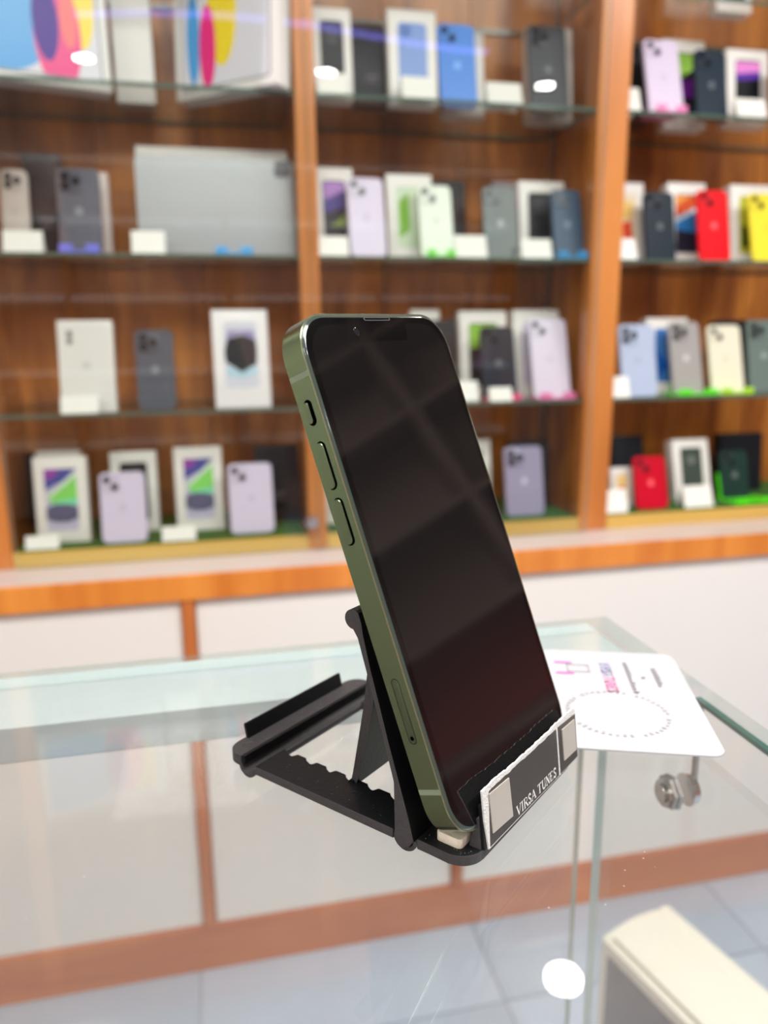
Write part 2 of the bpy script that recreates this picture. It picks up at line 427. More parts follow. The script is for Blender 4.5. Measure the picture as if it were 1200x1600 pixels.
        poly(inner(a, b, z0, z1, .008), (.62, .55, .7))
    elif kind == 'plainblack':
        poly([(-.008, h*.30), (.010, h*.30), (.010, h*.31), (-.008, h*.31)], (.22, .17, .2)); poly([(-.008, h*.36), (.014, h*.36), (.014, h*.385), (-.008, h*.385)], (.16, .12, .15))
    return mats
BOXM = {}
def make_box(x, y, z, w, h, lean, kind, label, col=(.80, .78, .73), yaw=0, depth=.026, group='phone boxes on the shelves', name='phone_box'):
    r = empty(name, (x, y, z+.0003), (R(-lean), 0, R(yaw)), label, 'box', group)
    bm = bmesh.new(); bx(bm, -w/2, w/2, 0, depth, 0, h, .0018)
    link('carton', shade_auto(bm_mesh('carton', bm, cmat(col, .4))), r)
    if kind:
        bm = bmesh.new(); ms = box_pict(bm, kind, w, h)
        me = bpy.data.meshes.new('printed_picture'); bm.to_mesh(me); bm.free()
        for m in ms: me.materials.append(m)
        link('printed_picture', me, r)
    return r
def make_tag(x, y, z, w, h, label):
    bm = bmesh.new()
    pts = [(0, 0), (.0012, 0), (.0012+h*.36, h-.0015), (h*.72+.0012, 0), (h*.72+.0024, 0), (h*.36+.0016, h), (h*.36, h)]
    prism(bm, pts, lambda a, b: (-w/2, a, b), lambda a, b: (w/2, a, b))
    o = link('price_card', bm_mesh('price_card', bm, M_tag), None, (x, y, z+.0003))
    return tag(o, label, 'price card', 'white price cards')
def make_stand(x, y, z, w, col, label, big=False):
    r = empty('small_phone_stand', (x, y, z+.0003), (0, 0, 0), label, 'stand', 'coloured phone stands')
    m = cmat(col, .35, .2)
    bm = bmesh.new(); bx(bm, -w/2, w/2, -.012, .045, 0, .003, .0008); link('base', bm_mesh('base', bm, m), r)
    bm = bmesh.new(); bx(bm, -w*.16, w*.16, -.012, -.009, .003, .012, .001); lm = bm_mesh('front_lip', bm, m)
    for s in (-1, 1): link('front_lip', lm, r, (s*w*.32, 0, 0))
    hh = .052 if big else .02
    bm = bmesh.new(); prism(bm, [(.036, .003), (.040, .003), (.040+hh*.3, hh), (.036+hh*.3, hh)], lambda a, b: (-w/2 if big else -w*.3, a, b), lambda a, b: (-w/2+.014 if big else w*.3, a, b))
    link('back_rest', bm_mesh('back_rest', bm, m), r)
    return r

LIL = (.66, .60, .76); NAVY = (.012, .02, .035); CHAR = (.025, .032, .035); GREY = (.13, .14, .17)
WB = (.80, .78, .73); KB = (.012, .014, .018)
# (kind, x, y, level, width mm, height mm, lean, colour/print, label, extras)
P_, B_, K_ = 'P', 'B', 'K'
STOCK = [
 (P_, -.284, 1.345, 2, 40, 133, 12, (.50, .45, .40), 'narrow pale champagne phone standing at the far left of the second shelf', dict(lens=3, big=False)),
 (K_, -.246, 1.375, 2, 56, 159, 6, 'plainblack', 'tall charcoal box between pale champagne phone and slate phone on the left', {}),
 (P_, -.186, 1.315, 2, 63, 132, 12, (.105, .11, .14), 'slate grey phone with round camera area above blue-violet stand feet', dict(lens=3, big=True)),
 (B_, -.182, 1.362, 2, 72, 133, 8, None, 'white box peeking out right of the slate grey phone on the left', dict(col=(.6, .5, .46))),
 (B_, -.196, 1.310, 1, 84, 147, 12, 'whiteback', 'white box printed with a white phone back, leftmost on the middle left shelf', {}),
 (P_, -.091, 1.320, 1, 61, 131, 12, (.085, .095, .12), 'dark slate phone alone between two white boxes on the middle left shelf', dict(lens=3, big=True)),
 (B_, .049, 1.320, 1, 92, 162, 10, 'darkglobe', 'white box printed with a dark phone just left of the big green phone', dict(col=(.86, .84, .84))),
 (K_, -.287, 1.440, 0, 90, 135, 3, None, 'black box hidden behind white wallpaper box in the lower left corner', {}),
 (B_, -.256, 1.322, 0, 83, 143, 8, 'wall', 'white box with blue and green wallpaper, lower left corner beside post', {}),
 (B_, -.266, 1.376, 0, 72, 146, 6, None, 'plain white box standing behind the lower left wallpaper box', {}),
 (P_, -.157, 1.297, 0, 72, 117, 12, LIL, 'lilac phone at the bottom left in front of white box with black print', {}),
 (B_, -.145, 1.370, 0, 78, 141, 12, 'black', 'white box with black phone print behind the bottom left lilac phone', {}),
 (B_, -.034, 1.350, 0, 82, 147, 10, 'wall', 'white box with blue and green wallpaper between the two bottom lilac phones', {}),
 (P_, .053, 1.307, 0, 75, 121, 12, LIL, 'lilac phone at the bottom left bay in front of tall black box', {}),
 (K_, .105, 1.385, 0, 78, 140, 5, 'plainblack', 'tall black box behind right lilac phone, beside the middle post', {}),
 (B_, .215, 1.340, 0, 64, 136, 8, 'greyphone', 'white box mostly hidden behind the big green phone, right of middle post', {}),
 (B_, .214, 1.320, 3, 63, 138, 8, 'black', 'white box with black print on top shelf right of the middle post', {}),
 (K_, .280, 1.345, 3, 59, 123, 8, 'plainblack', 'black box on top shelf between two white boxes', {}),
 (B_, .347, 1.325, 3, 81, 147, 8, 'bluephone', 'white box printed with a blue phone on the top shelf', {}),
 (P_, .424, 1.325, 3, 64, 135, 12, (.06, .24, .72), 'bright blue phone on top shelf right of the blue phone box', {}),
 (B_, .449, 1.380, 3, 76, 137, 6, None, 'white box behind the bright blue phone on the top shelf', {}),
 (P_, .590, 1.335, 3, 70, 149, 12, (.075, .08, .09), 'large graphite phone on top shelf in front of a white box', dict(lens=3, big=True)),
 (B_, .615, 1.390, 3, 84, 160, 6, None, 'tall white box behind the graphite phone on the top shelf', {}),
 (B_, .217, 1.345, 2, 66, 151, 10, 'darkpurple', 'white box with purple print left of the middle bay lilac phone', {}),
 (P_, .264, 1.305, 2, 61, 132, 14, LIL, 'lilac phone on second shelf of middle bay between two white boxes', {}),
 (B_, .346, 1.342, 2, 80, 142, 8, 'green', 'white box with green phone print on second shelf', {}),
 (P_, .383, 1.305, 2, 58, 123, 14, (.74, .82, .70), 'pale mint phone on green stand on the second shelf', {}),
 (K_, .428, 1.395, 2, 70, 143, 6, None, 'dark box behind price card right of the pale mint phone', {}),
 (P_, .507, 1.330, 2, 62, 127, 12, (.19, .23, .23), 'grey-green phone on second shelf left of white box with black print', {}),
 (B_, .541, 1.385, 2, 62, 143, 6, 'pinkpurple', 'box with pink print showing behind the grey-green phone', dict(col=(.2, .16, .17))),
 (B_, .597, 1.362, 2, 88, 142, 8, 'black', 'white box with black print behind the steel blue phone', {}),
 (P_, .625, 1.310, 2, 56, 124, 14, (.06, .10, .16), 'steel blue phone on blue stand feet next to the right post', {}),
 (B_, .385, 1.375, 1, 54, 162, 8, None, 'white box edge rising behind top corner of the big green phone', {}),
 (K_, .407, 1.340, 1, 52, 143, 8, None, 'black box just right of the big green phone on middle shelf', {}),
 (B_, .491, 1.362, 1, 92, 159, 8, 'greentop', 'white box with lime green print behind the navy phone', {}),
 (P_, .504, 1.312, 1, 64, 133, 14, NAVY, 'navy phone on pink stand on middle shelf of the centre bay', {}),
 (B_, .598, 1.368, 1, 92, 161, 8, 'lilacback', 'white box behind the lilac phone beside the right post', {}),
 (P_, .604, 1.312, 1, 72, 148, 16, (.72, .65, .80), 'pale lilac phone on pink stand beside the right post', {}),
 (B_, .467, 1.370, 0, 92, 137, 8, 'black', 'white box half hidden behind right edge of the big green phone', {}),
 (P_, .558, 1.310, 0, 75, 130, 12, (.33, .30, .44), 'dusty purple phone with dark camera at the bottom of centre bay', dict(lens=3, big=True)),
 (K_, .591, 1.370, 0, 80, 132, 6, None, 'black box behind the dusty purple phone', {}),
 (K_, .762, 1.375, 3, 70, 137, 8, None, 'black box on top shelf just right of the right post', {}),
 (P_, .793, 1.305, 3, 66, 135, 17, (.68, .60, .76), 'lilac phone on pink stand on top shelf of the right bay', {}),
 (B_, .878, 1.385, 3, 86, 157, 8, 'greentop', 'white box with green and purple print behind navy phone, top right', {}),
 (P_, .896, 1.325, 3, 62, 125, 12, (.014, .028, .045), 'navy phone on the top shelf of the right bay', {}),
 (B_, .981, 1.345, 3, 86, 133, 8, 'pinkpurple', 'white box with pink and purple print at top right', {}),
 (P_, 1.030, 1.300, 3, 60, 107, 10, (.02, .02, .025), 'black phone cut by the right picture edge on the top shelf', {}),
 (B_, .765, 1.362, 2, 70, 145, 8, 'orangered', 'white box with orange and red print beside the right post', {}),
 (P_, .807, 1.315, 2, 60, 124, 12, (.012, .022, .034), 'midnight phone on second shelf of the right bay beside orange print box', {}),
 (B_, .898, 1.375, 2, 80, 151, 8, 'redblue', 'white box with red and blue print behind the red phone', {}),
 (P_, .915, 1.312, 2, 63, 130, 12, (.80, .005, .012), 'bright red phone on the second shelf of the right bay', {}),
 (B_, 1.031, 1.365, 2, 92, 149, 8, 'yellowgreen', 'white box with yellow print behind the yellow phone', {}),
 (P_, 1.029, 1.312, 2, 69, 130, 15, (.86, .74, .03), 'yellow phone at the right picture edge on the second shelf', {}),
 (P_, .780, 1.312, 1, 73, 135, 14, (.42, .50, .66), 'pale blue phone on middle shelf next to the right post', dict(lens=3, big=True)),
 (B_, .876, 1.375, 1, 90, 145, 8, 'blue', 'white box with blue print behind the silver grey phone', {}),
 (P_, .890, 1.325, 1, 64, 140, 15, (.36, .34, .33), 'silver grey phone on lime green stand', dict(lens=3, big=True)),
 (P_, .976, 1.325, 1, 71, 133, 15, (.80, .77, .60), 'cream phone on lime stand on the middle shelf', {}),
 (K_, 1.034, 1.390, 1, 82, 140, 6, None, 'black box behind the cream phone at right', {}),
 (P_, 1.068, 1.338, 1, 70, 141, 12, (.15, .20, .18), 'grey-green phone at right edge of the middle shelf', dict(lens=3, big=True)),
 (B_, .768, 1.330, 0, 47, 78, 12, 'orangered', 'small white box with red print behind card beside the right post', {}),
 (K_, .807, 1.375, 0, 68, 133, 10, 'plainblack', 'black box behind the dark red phone', {}),
 (P_, .813, 1.297, 0, 66, 103, 16, (.55, .004, .022), 'crimson phone on the grass mat of the right bay', {}),
 (B_, .934, 1.345, 0, 80, 126, 15, 'greenphone', 'white box with dark green phone print on the grass mat', {}),
 (K_, 1.083, 1.405, 0, 101, 124, 5, 'plainblack', 'wide black box behind dark green phone at lower right', {}),
 (P_, 1.023, 1.335, 0, 62, 100, 14, (.016, .04, .034), 'dark green phone in a lime green stand at lower right', {}),
 (B_, .931, 1.340, 4, 70, 137, 8, 'black', 'white box on highest shelf at the top right picture edge', {}),
]
for k, x, y, s, w, h, le, c, lab, ex in STOCK:
    z = LV[s]; w /= 1000; h /= 1000
    if k == 'P': make_phone(x, y, z, w, h, le, c, lab, **ex)
    elif k == 'B': make_box(x, y, z, w, h, le, c, lab, **({**dict(col=WB), **ex}))
    else: make_box(x, y, z, w, h, le, c, lab, **({**dict(col=KB), **ex}))
TAGS = [
 (-.267, 1.297, 2, 56, 32, 'white price card below the pale champagne phone'), (-.085, 1.290, 2, 50, 34, 'white price card at left foot of the silver tablet'),
 (-.207, 1.287, 1, 57, 27, 'white price card at foot of white box with white phone print'), (-.284, 1.286, 0, 51, 21, 'white price card in the lower left corner of the cabinet'),
 (-.070, 1.286, 0, 55, 23, 'white price card between bottom left lilac phone and wallpaper box'), (.207, 1.290, 3, 47, 32, 'white price card before black print box right of middle post'),
 (.347, 1.293, 3, 55, 35, 'white price card below the blue phone box'), (.499, 1.310, 3, 61, 40, 'white price card standing alone right of the bright blue phone'),
 (.203, 1.292, 2, 50, 31, 'white price card before box with purple print by middle post'), (.444, 1.310, 2, 57, 39, 'white price card right of the pale mint phone'),
 (.562, 1.305, 2, 56, 34, 'white price card left of the steel blue phone'), (.443, 1.320, 1, 44, 34, 'white price card right of the big green phone edge'),
 (.495, 1.288, 1, 42, 24, 'white price card before the navy phone on pink stand'), (.728, 1.305, 3, 32, 43, 'white price card on top shelf right of the right post'),
 (.953, 1.295, 3, 59, 33, 'white price card below box with pink and purple print'), (.735, 1.310, 2, 40, 38, 'white price card below box with orange and red print'),
 (.732, 1.295, 1, 34, 37, 'white price card left of the pale blue phone'), (.732, 1.288, 0, 46, 42, 'white price card on grass mat beside the right post'),
 (.909, 1.292, 0, 62, 40, 'white price card below box with dark green phone print'),
]
for x, y, s, w, h, lab in TAGS: make_tag(x, y, LV[s], w/1000, h/1000, lab)
LIME = (.12, .80, .02)
for x, y, s, w, c, lab, big in [
 (-.186, 1.302, 2, .060, (.18, .20, .85), 'blue-violet stand under slate grey phone', False), (.045, 1.303, 2, .060, (.08, .42, .85), 'light blue stand under silver tablet', False),
 (.385, 1.303, 2, .052, (.20, .80, .10), 'green stand under the pale mint phone', False), (.622, 1.303, 2, .056, (.02, .28, .62), 'blue stand under the steel blue phone', False),
 (.504, 1.304, 1, .064, (.85, .10, .24), 'pink stand under the navy phone', False), (.604, 1.304, 1, .070, (.88, .20, .45), 'pink stand under pale lilac phone', False),
 (.793, 1.303, 3, .060, (.85, .25, .50), 'pink stand under top right lilac phone', False), (.888, 1.304, 1, .086, LIME, 'lime green stand under silver grey phone', False),
 (.972, 1.304, 1, .070, (.42, .78, .03), 'yellow-green stand under the cream phone', False), (1.035, 1.304, 0, .092, (.10, .85, .01), 'large lime green stand holding the dark green phone', True)]:
    make_stand(x, y, LV[s], w, c, lab, big)

# silver tablet and the large white box behind it
t = empty('silver_tablet', (.020, 1.333, LV[2]+.0003), (R(-10), 0, 0), 'large silver tablet standing on its side in front of a white box', 'tablet')
bm = bmesh.new(); o = rrect(-.122, .128, 0, .158, .010, 6)
loft(bm, [[(x*.995, 0, .079+(z-.079)*.995) for x, z in o], [(x, .001, z) for x, z in o], [(x, .005, z) for x, z in o], [(x*.995, .006, .079+(z-.079)*.995) for x, z in o]])
link('body', shade_auto(bm_mesh('body', bm, mat('silver_alu', (.25, .26, .265), .35, .2))), t)
bm = bmesh.new(); q = rrect(.098, .124, .130, .155, .006, 5)
loft(bm, [[(x, 0, z) for x, z in q], [(x, -.0015, z) for x, z in q]]); link('camera_bump', bm_mesh('camera_bump', bm, cmat((.06, .06, .07), .3)), t)
bm = bmesh.new(); cyl(bm, (.105, -.0015, .148), (.105, -.0025, .148), .005); cyl(bm, (.117, -.0015, .137), (.117, -.0025, .137), .005)
link('lens', bm_mesh('lens', bm, cmat((.01, .01, .012), .1)), t)
t = empty('tablet_box', (.026, 1.378, LV[2]+.0003), (R(-6), 0, 0), 'large white tablet box behind the silver tablet', 'box')
bm = bmesh.new(); bx(bm, -.128, .118, 0, .03, 0, .178, .002); link('carton', bm_mesh('carton', bm, cmat(WB, .4)), t)
bm = bmesh.new(); b_, lf = logo_pts(.03)
for pts in (b_, lf): prism(bm, [(x, z+.09) for x, z in pts], lambda x, z: (x, 0, z), lambda x, z: (x, -.0003, z))
link('logo', bm_mesh('logo', bm, cmat((.35, .35, .36), .3)), t)

# two big tablet boxes with coloured discs on the top shelf
def tablet_box(cx, cy, yaw, w, h, discs, label, flip=1):
    r = empty('tablet_box', (cx, cy, LV[3]+.0003), (R(-3), 0, R(yaw)), label, 'box')
    bm = bmesh.new(); bx(bm, -w/2, w/2, 0, .034, 0, h, .002); link('carton', bm_mesh('carton', bm, cmat((.84, .83, .80), .35)), r)
    bm = bmesh.new(); prism(bm, rrect(-w/2+.012, w/2-.012, .012, h-.012, .008, 5), lambda x, z: (x, 0, z), lambda x, z: (x, -.0004, z))
    f = link('tablet_print', bm_mesh('tablet_print', bm, cmat((.25, .26, .27), .35)), r)
    bm = bmesh.new(); prism(bm, rrect(-w/2+.0145, w/2-.0145, .0145, h-.0145, .006, 5), lambda x, z: (x, -.0004, z), lambda x, z: (x, -.0006, z))
    link('screen_print', bm_mesh('screen_print', bm, cmat((.74, .74, .80), .3)), f)
    for i, (x, z, rx, rz, c) in enumerate(discs):
        pts = [(x+rx*math.cos(2*math.pi*k/40), z+rz*math.sin(2*math.pi*k/40)) for k in range(40)]
        pts = [(max(-w/2+.015, min(w/2-.015, a)), max(.015, min(h-.015, b))) for a, b in pts]
        q = []
        for p in pts:
            if not q or (abs(p[0]-q[-1][0])+abs(p[1]-q[-1][1])) > 1e-5: q.append(p)
        bm = bmesh.new(); d = -.0007-.0001*i; prism(bm, q, lambda x, z: (x, d, z), lambda x, z: (x, d-.0001, z))
        link('colour_disc', bm_mesh('colour_disc', bm, cmat(c, .3)), f)
    return r
BLU, MAG, YEL, PUR, ORA = (.05, .36, .78), (.88, .0, .22), (.95, .74, .0), (.10, .05, .34), (.90, .12, .12)
tablet_box(-.228, 1.323, 16, .215, .17, [(-.052, .085, .085, .075, BLU), (.070, .13, .020, .075, YEL), (.035, .072, .033, .080, MAG), (.020, .088, .018, .055, PUR), (.052, .095, .012, .042, ORA)],
           'large white tablet box with blue, magenta and yellow discs at top left')
tablet_box(.044, 1.321, -40, .196, .185, [(-.060, .085, .013, .065, BLU), (-.004, .115, .028, .075, YEL), (-.032, .070, .016, .060, MAG)],
           'large white tablet box with narrow coloured discs left of the middle post')
bm = bmesh.new(); bx(bm, -.030, .030, 0, .05, 0, .160, .002)
o = link('white_box', bm_mesh('white_box', bm, cmat((.84, .82, .78), .35)), None, (-.094, 1.400, LV[3]+.0003))
tag(o, 'plain white box standing between the two large tablet boxes', 'box')

# ------------------------------------------------------------------ ceiling downlights, light strip and added fill panels
for x, y in DOWN:
    bm = bmesh.new(); n = 28
    lp = lambda r, z: [(r*math.cos(2*math.pi*i/n), r*math.sin(2*math.pi*i/n), z) for i in range(n)]
    loft(bm, [lp(.060, 0), lp(.060, -.004), lp(.045, -.006), lp(.045, 0)], False, False)
    o = link('downlight', bm_mesh('downlight', bm, M_chrome), None, (x, y, CEIL))
    tag(o, 'round recessed ceiling downlight outside the picture', 'ceiling light', 'downlights')
for x, y, sx, sy in FILL_PANELS:  # housings for the added fill lamps
    bm = bmesh.new(); bx(bm, -sx/2-.02, sx/2+.02, -sy/2-.02, sy/2+.02, -.018, 0, .002)
    o = link('fill_panel', bm_mesh('fill_panel', bm, M_ceil), None, (x, y, CEIL)); tag(o, 'added flat rectangular fill light panel above the '+('far left corner' if x < 0 else 'counter' if x < 1 else 'right hand aisle'), 'ceiling light', 'added fill panels')
bm = bmesh.new(); N = 24
pts = [(-.45+1.75*i/N, -1.02+.10*math.sin(i/N*math.pi*1.5)) for i in range(N+1)]
rows = [[(x, y-.018, CEIL-.012), (x, y+.018, CEIL-.012), (x, y+.018, CEIL-.001), (x, y-.018, CEIL-.001)] for x, y in pts]
loft(bm, rows)
o = link('light_strip', bm_mesh('light_strip', bm, mat('violet_led', (.3, .3, .9), .4, emit=(.30, .26, 1.0), estr=6)))
tag(o, 'curved violet light strip on the ceiling', 'light strip')

# shelving opposite, behind the camera: only its glow in the glass is seen
oc = empty('shop_shelving', (0, -2.3, 0), label='brown shelving unit on the opposite wall of the shop', cat='shelving')
bm = bmesh.new()
bx(bm, -1.6, 1.8, -.02, 0, 0, 2.0)
link('back_board', bm_mesh('back_board', bm, mat('salmon_board', (.66, .42, .34), .6)), oc)
bm = bmesh.new()
for x in (-1.6, -.75, .1, .95, 1.78): bx(bm, x, x+.03, 0, .3, 0, 2.0)
link('frame', bm_mesh('frame', bm, M_post), oc)
for z in (.5, .9, 1.3, 1.7, 2.0):
    bm = bmesh.new(); bx(bm, -1.6, 1.81, 0, .3, z, z+.03); link('shelf', bm_mesh('shelf', bm, M_panel), oc)

sc_ = empty('side_shelving', (2.3, -.6, 0), label='dark brown shelving unit along the right wall of the shop', cat='shelving')
bm = bmesh.new(); bx(bm, .30, .32, -1.6, 1.7, 1.101, 2.3); link('back_board', bm_mesh('back_board', bm, mat('umber_board', (.38, .27, .22), .6)), sc_)
bm = bmesh.new(); bx(bm, .30, .32, -1.6, 1.7, 0, 1.1); link('back_board', bm_mesh('back_board', bm, mat('cherry_board', (.55, .09, .06), .6)), sc_)
for y in (-1.6, -.9, -.2, .5, 1.2, 1.68):
    bm = bmesh.new(); bx(bm, 0, .299, y, y+.03, 0, 2.3); link('post', bm_mesh('post', bm, mat('umber_post', (.27, .18, .145), .6)), sc_)
for z in (.02, .75, 1.1, 1.45, 1.8, 2.1):
    bm = bmesh.new(); bx(bm, .005, .299, -1.6, 1.7, z, z+.02); link('shelf', bm_mesh('shelf', bm, MATS['umber_post']), sc_)

# ------------------------------------------------------------------ display counter (glass)
GT = .9478          # top of the glass
CT = empty('display_counter', (0, 0, GT), label='glass topped display counter holding the phone stand', cat='counter')
def kb(name, mats, x0, x1, y0, y1, z0, z1, side=None, bev=0, parent=None):
    bm = bmesh.new(); bx(bm, x0, x1, y0, y1, z0-GT, z1-GT, bev)
    me = bm_mesh(name, bm, mats)
    if side:
        for p in me.polygons:
            if side(p.normal): p.material_index = 1
    return link(name, me, parent or CT)
XL, XR, Y0, Y1 = -2.0, .192, -.35, .343
kb('glass_top', [M_top, M_edgec], XL, XR, Y0, Y1, GT-.008, GT, lambda n: abs(n.z) < .5)
kb('ground_edge', [M_edge], XR-.0022, XR+.0004, Y0, .262, GT-.0082, GT-.0062)
kb('back_pane', [M_pane, M_edge2], XL, XR-.014, Y1-.010, Y1-.004, .62, .9230, lambda n: abs(n.x) > .5)
kb('side_pane', [M_pane, M_edge2], XR-.009, XR-.004, Y0+.01, .3270, .62, .9230, lambda n: abs(n.y) > .5)
bm = bmesh.new(); bx(bm, XL, XR-.003, .3065, .357, .9235-GT, GT-.0086-GT, .0006)
tag(link('white_beam', bm_mesh('white_beam', bm, M_beam), CT), label='white laminate rail under the rear edge of the glass')
kb('counter_body', M_post, XL+.01, XR-.012, Y0+.02, Y1-.012, .001, .60, bev=.003)
kb('inner_shelf', M_dark, XL, XR-.002, Y0, Y1-.002, .601, .619, bev=.002)
# steel clamp through the side pane with its small glass tab
cl = empty('pane_clamp', (XR-.0065, 0.2611, 0.8992-GT)); cl.parent = CT; tag(cl, label='steel screw clamp with hexagon nuts')
bm = bmesh.new(); cyl(bm, (-.0096, 0, 0), (-.0084, 0, 0), .0040, 20); cyl(bm, (-.0084, 0, 0), (-.0070, 0, 0), .0058, 24, .0064); link('screw_head', bm_mesh('screw_head', bm, M_steel), cl)
for a, b, r in ((-.0068, -.0050, .0072), (-.0046, -.0027, .0075)):
    bm = bmesh.new(); cyl(bm, (a, 0, 0), (b, 0, 0), r, 6); link('nut', bm_mesh('nut', bm, M_steel), cl)
bm = bmesh.new(); cyl(bm, (.0027, 0, 0), (.0062, 0, 0), .0070, 28, .0060); link('cap', shade_auto(bm_mesh('cap', bm, M_chrome)), cl)
bm = bmesh.new(); prism(bm, rrect(-.0014, .0014, -.008, .040, .0012, 4), lambda y, z: (-.0007, y, z), lambda y, z: (.0007, y, z))
link('glass_tab', bm_mesh('glass_tab', bm, mat('tab_grey', (.30, .34, .35), .15)), cl, (.0078, 0.0017, 0))

# ------------------------------------------------------------------ business card
cd = empty('shop_card', (.1955, .2895, GT+.0002), (0, 0, 0), 'white rounded shop card lying on the glass behind the phone', 'card')
cu = Vector((-.030, -.081)).normalized()     # long side direction, towards the viewer
cw = Vector((cu.y, -cu.x))                   # across, towards the left
if cw.x > 0: cw = -cw
Lc, Wc = .0875, .058
def cp(a, b, z=0): return (cu.x*a+cw.x*b, cu.y*a+cw.y*b, z)
bm = bmesh.new(); prism(bm, rrect(0, Lc, 0, Wc, .005, 6), lambda a, b: cp(a, b, 0), lambda a, b: cp(a, b, .0006))
link('card', bm_mesh('card', bm, M_paper), cd)
M_ink = mat('ink_grey', (.16, .15, .20), .5); M_pink = mat('ink_pink', (.72, .22, .42), .5); M_lil = mat('ink_lilac', (.34, .33, .52), .5); M_pale = mat('ink_pale', (.32, .31, .33), .5); M_mag = mat('ink_magenta', (.48, .10, .42), .5)

GLY = {  # stroke glyphs on a 0..1 box: polylines with (x, y); third value = thick flag
 'V': [([(0, 1), (.5, 0)], 1), ([(1, 1), (.5, 0)], 0)],
 'I': [([(.5, 0), (.5, 1)], 1)],
 'R': [([(.15, 0), (.15, 1)], 1), ([(.15, 1), (.6, 1), (.85, .88), (.85, .65), (.6, .52), (.15, .52)], 0), ([(.5, .52), (1, 0)], 1)],
 'S': [([(.88, .82), (.75, .97), (.4, 1), (.14, .86), (.14, .66), (.4, .54), (.65, .45), (.88, .3), (.84, .12), (.55, 0), (.25, .02), (.1, .2)], 1)],
 'A': [([(0, 0), (.5, 1)], 0), ([(.5, 1), (1, 0)], 1), ([(.22, .36), (.78, .36)], 0)],
 'T': [([(.5, 0), (.5, 1)], 1), ([(0, .84), (0, 1), (1, 1), (1, .84)], 0)],
 'U': [([(.15, 1), (.15, .28), (.32, .04), (.6, 0), (.82, .1), (.88, .3)], 1), ([(.88, .3), (.88, 1)], 0)],
 'N': [([(.12, 0), (.12, 1)], 0), ([(.12, 1), (.88, 0)], 1), ([(.88, 0), (.88, 1)], 0)],
 'E': [([(.15, 0), (.15, 1)], 1), ([(.15, 1), (.85, 1), (.85, .84)], 0), ([(.15, .52), (.65, .52)], 0), ([(.15, 0), (.9, 0), (.9, .18)], 0)],
}
SERIF = {'V': [(0, 1), (1, 1)], 'I': [(.5, 0), (.5, 1)], 'R': [(.15, 0), (.15, 1), (1, 0)], 'A': [(0, 0), (1, 0)], 'T': [(.5, 0)], 'U': [(.15, 1), (.88, 1)], 'N': [(.12, 0), (.12, 1), (.88, 1)], 'E': [(.15, 0), (.15, 1)]}
def letters(bm, text, fn, x0, y0, cw_, ch, gap, thick, thin, serif=True):
    """adds flat letters; fn(x, y) -> 3D"""
    def seg(a, b, t):
        dx, dy = b[0]-a[0], b[1]-a[1]; l = math.hypot(dx, dy)
        if l < 1e-9: return
        nx, ny = -dy/l*t/2, dx/l*t/2; ex, ey = dx/l*t*.25, dy/l*t*.25
        q = [(a[0]-ex+nx, a[1]-ey+ny), (a[0]-ex-nx, a[1]-ey-ny), (b[0]+ex-nx, b[1]+ey-ny), (b[0]+ex+nx, b[1]+ey+ny)]
        bm.faces.new([bm.verts.new(fn(*p)) for p in q])
    x = x0
    for ch_ in text:
        if ch_ == ' ': x += cw_*.55; continue
        w = cw_*(.42 if ch_ == 'I' else 1)
        if ch_ == 'S': w *= .72
        if ch_ == 'E': w *= .85
        for pl, th in GLY[ch_]:
            for a, b in zip(pl, pl[1:]): seg((x+a[0]*w, y0+a[1]*ch), (x+b[0]*w, y0+b[1]*ch), thick if th else thin)
        if serif:
            for sx, sy in SERIF.get(ch_, []): seg((x+sx*w-thick*.9, y0+sy*ch), (x+sx*w+thick*.9, y0+sy*ch), thin)
        x += w+gap
    return x
def card_mesh(name, m, fill):
    bm = bmesh.new(); fill(bm); link(name, bm_mesh(name, bm, m), cd)
zc = .0008
cfn = lambda x, y: cp(y, x, zc)
# shop name: runs across the card (a = along, b = across)
def ln_text(text, a, b0, cwid, chh, m, nm):
    # text runs towards the viewer (+a), letter tops face away from the post (+b left)
    def f(bm): letters(bm, text, lambda x, y: cp(a+x, b0-y, zc), 0, 0, cwid, chh, cwid*.35, chh*.2, chh*.14, False)
    card_mesh(nm, m, f)
ln_text('VIRSA', .013, .0335, .0024, .0042, M_lil, 'lettering'); ln_text('TUNES', .0275, .0335, .0024, .0042, M_pink, 'lettering')
def ticks(bm, a0, a1, b, h, n, seed):
    rnd = random.Random(seed); a = a0; st = (a1-a0)/n
    for i in range(n):
        hh = h*(.6+.4*rnd.random()); w = st*.55
        for (p, q, r_, s_) in ((a, a+w*.35, 0, hh), (a+w*.65, a+w, 0, hh*.8), (a, a+w, hh*.4, hh*.55)):
            bm.faces.new([bm.verts.new(cp(*t_, zc)) for t_ in ((p, b-r_), (q, b-r_), (q, b-s_), (p, b-s_))])
        a += st
card_mesh('small_print', M_ink, lambda bm: ticks(bm, .012, .043, .0235, .0028, 11, 3))
card_mesh('small_print', M_ink, lambda bm: ticks(bm, .017, .036, .0125, .0028, 7, 5))
card_mesh('small_print', M_ink, lambda bm: ticks(bm, .026, .0285, .0180, .0022, 1, 6))
def frame_mesh(bm, a0, a1, b0, b1, t):
    for p, q, r_, s_ in ((a0, a1, b0, b0+t), (a0, a1, b1-t, b1), (a0, a0+t, b0, b1), (a1-t, a1, b0, b1)):
        bm.faces.new([bm.verts.new(cp(*t_, zc)) for t_ in ((p, r_), (q, r_), (q, s_), (p, s_))])
def emblem(bm):
    for a in (.0135, .0245): bm.faces.new([bm.verts.new(cp(*t_, zc)) for t_ in ((a, .0455), (a+.0016, .0455), (a+.0016, .0530), (a, .0530))])
card_mesh('emblem', M_mag, emblem)
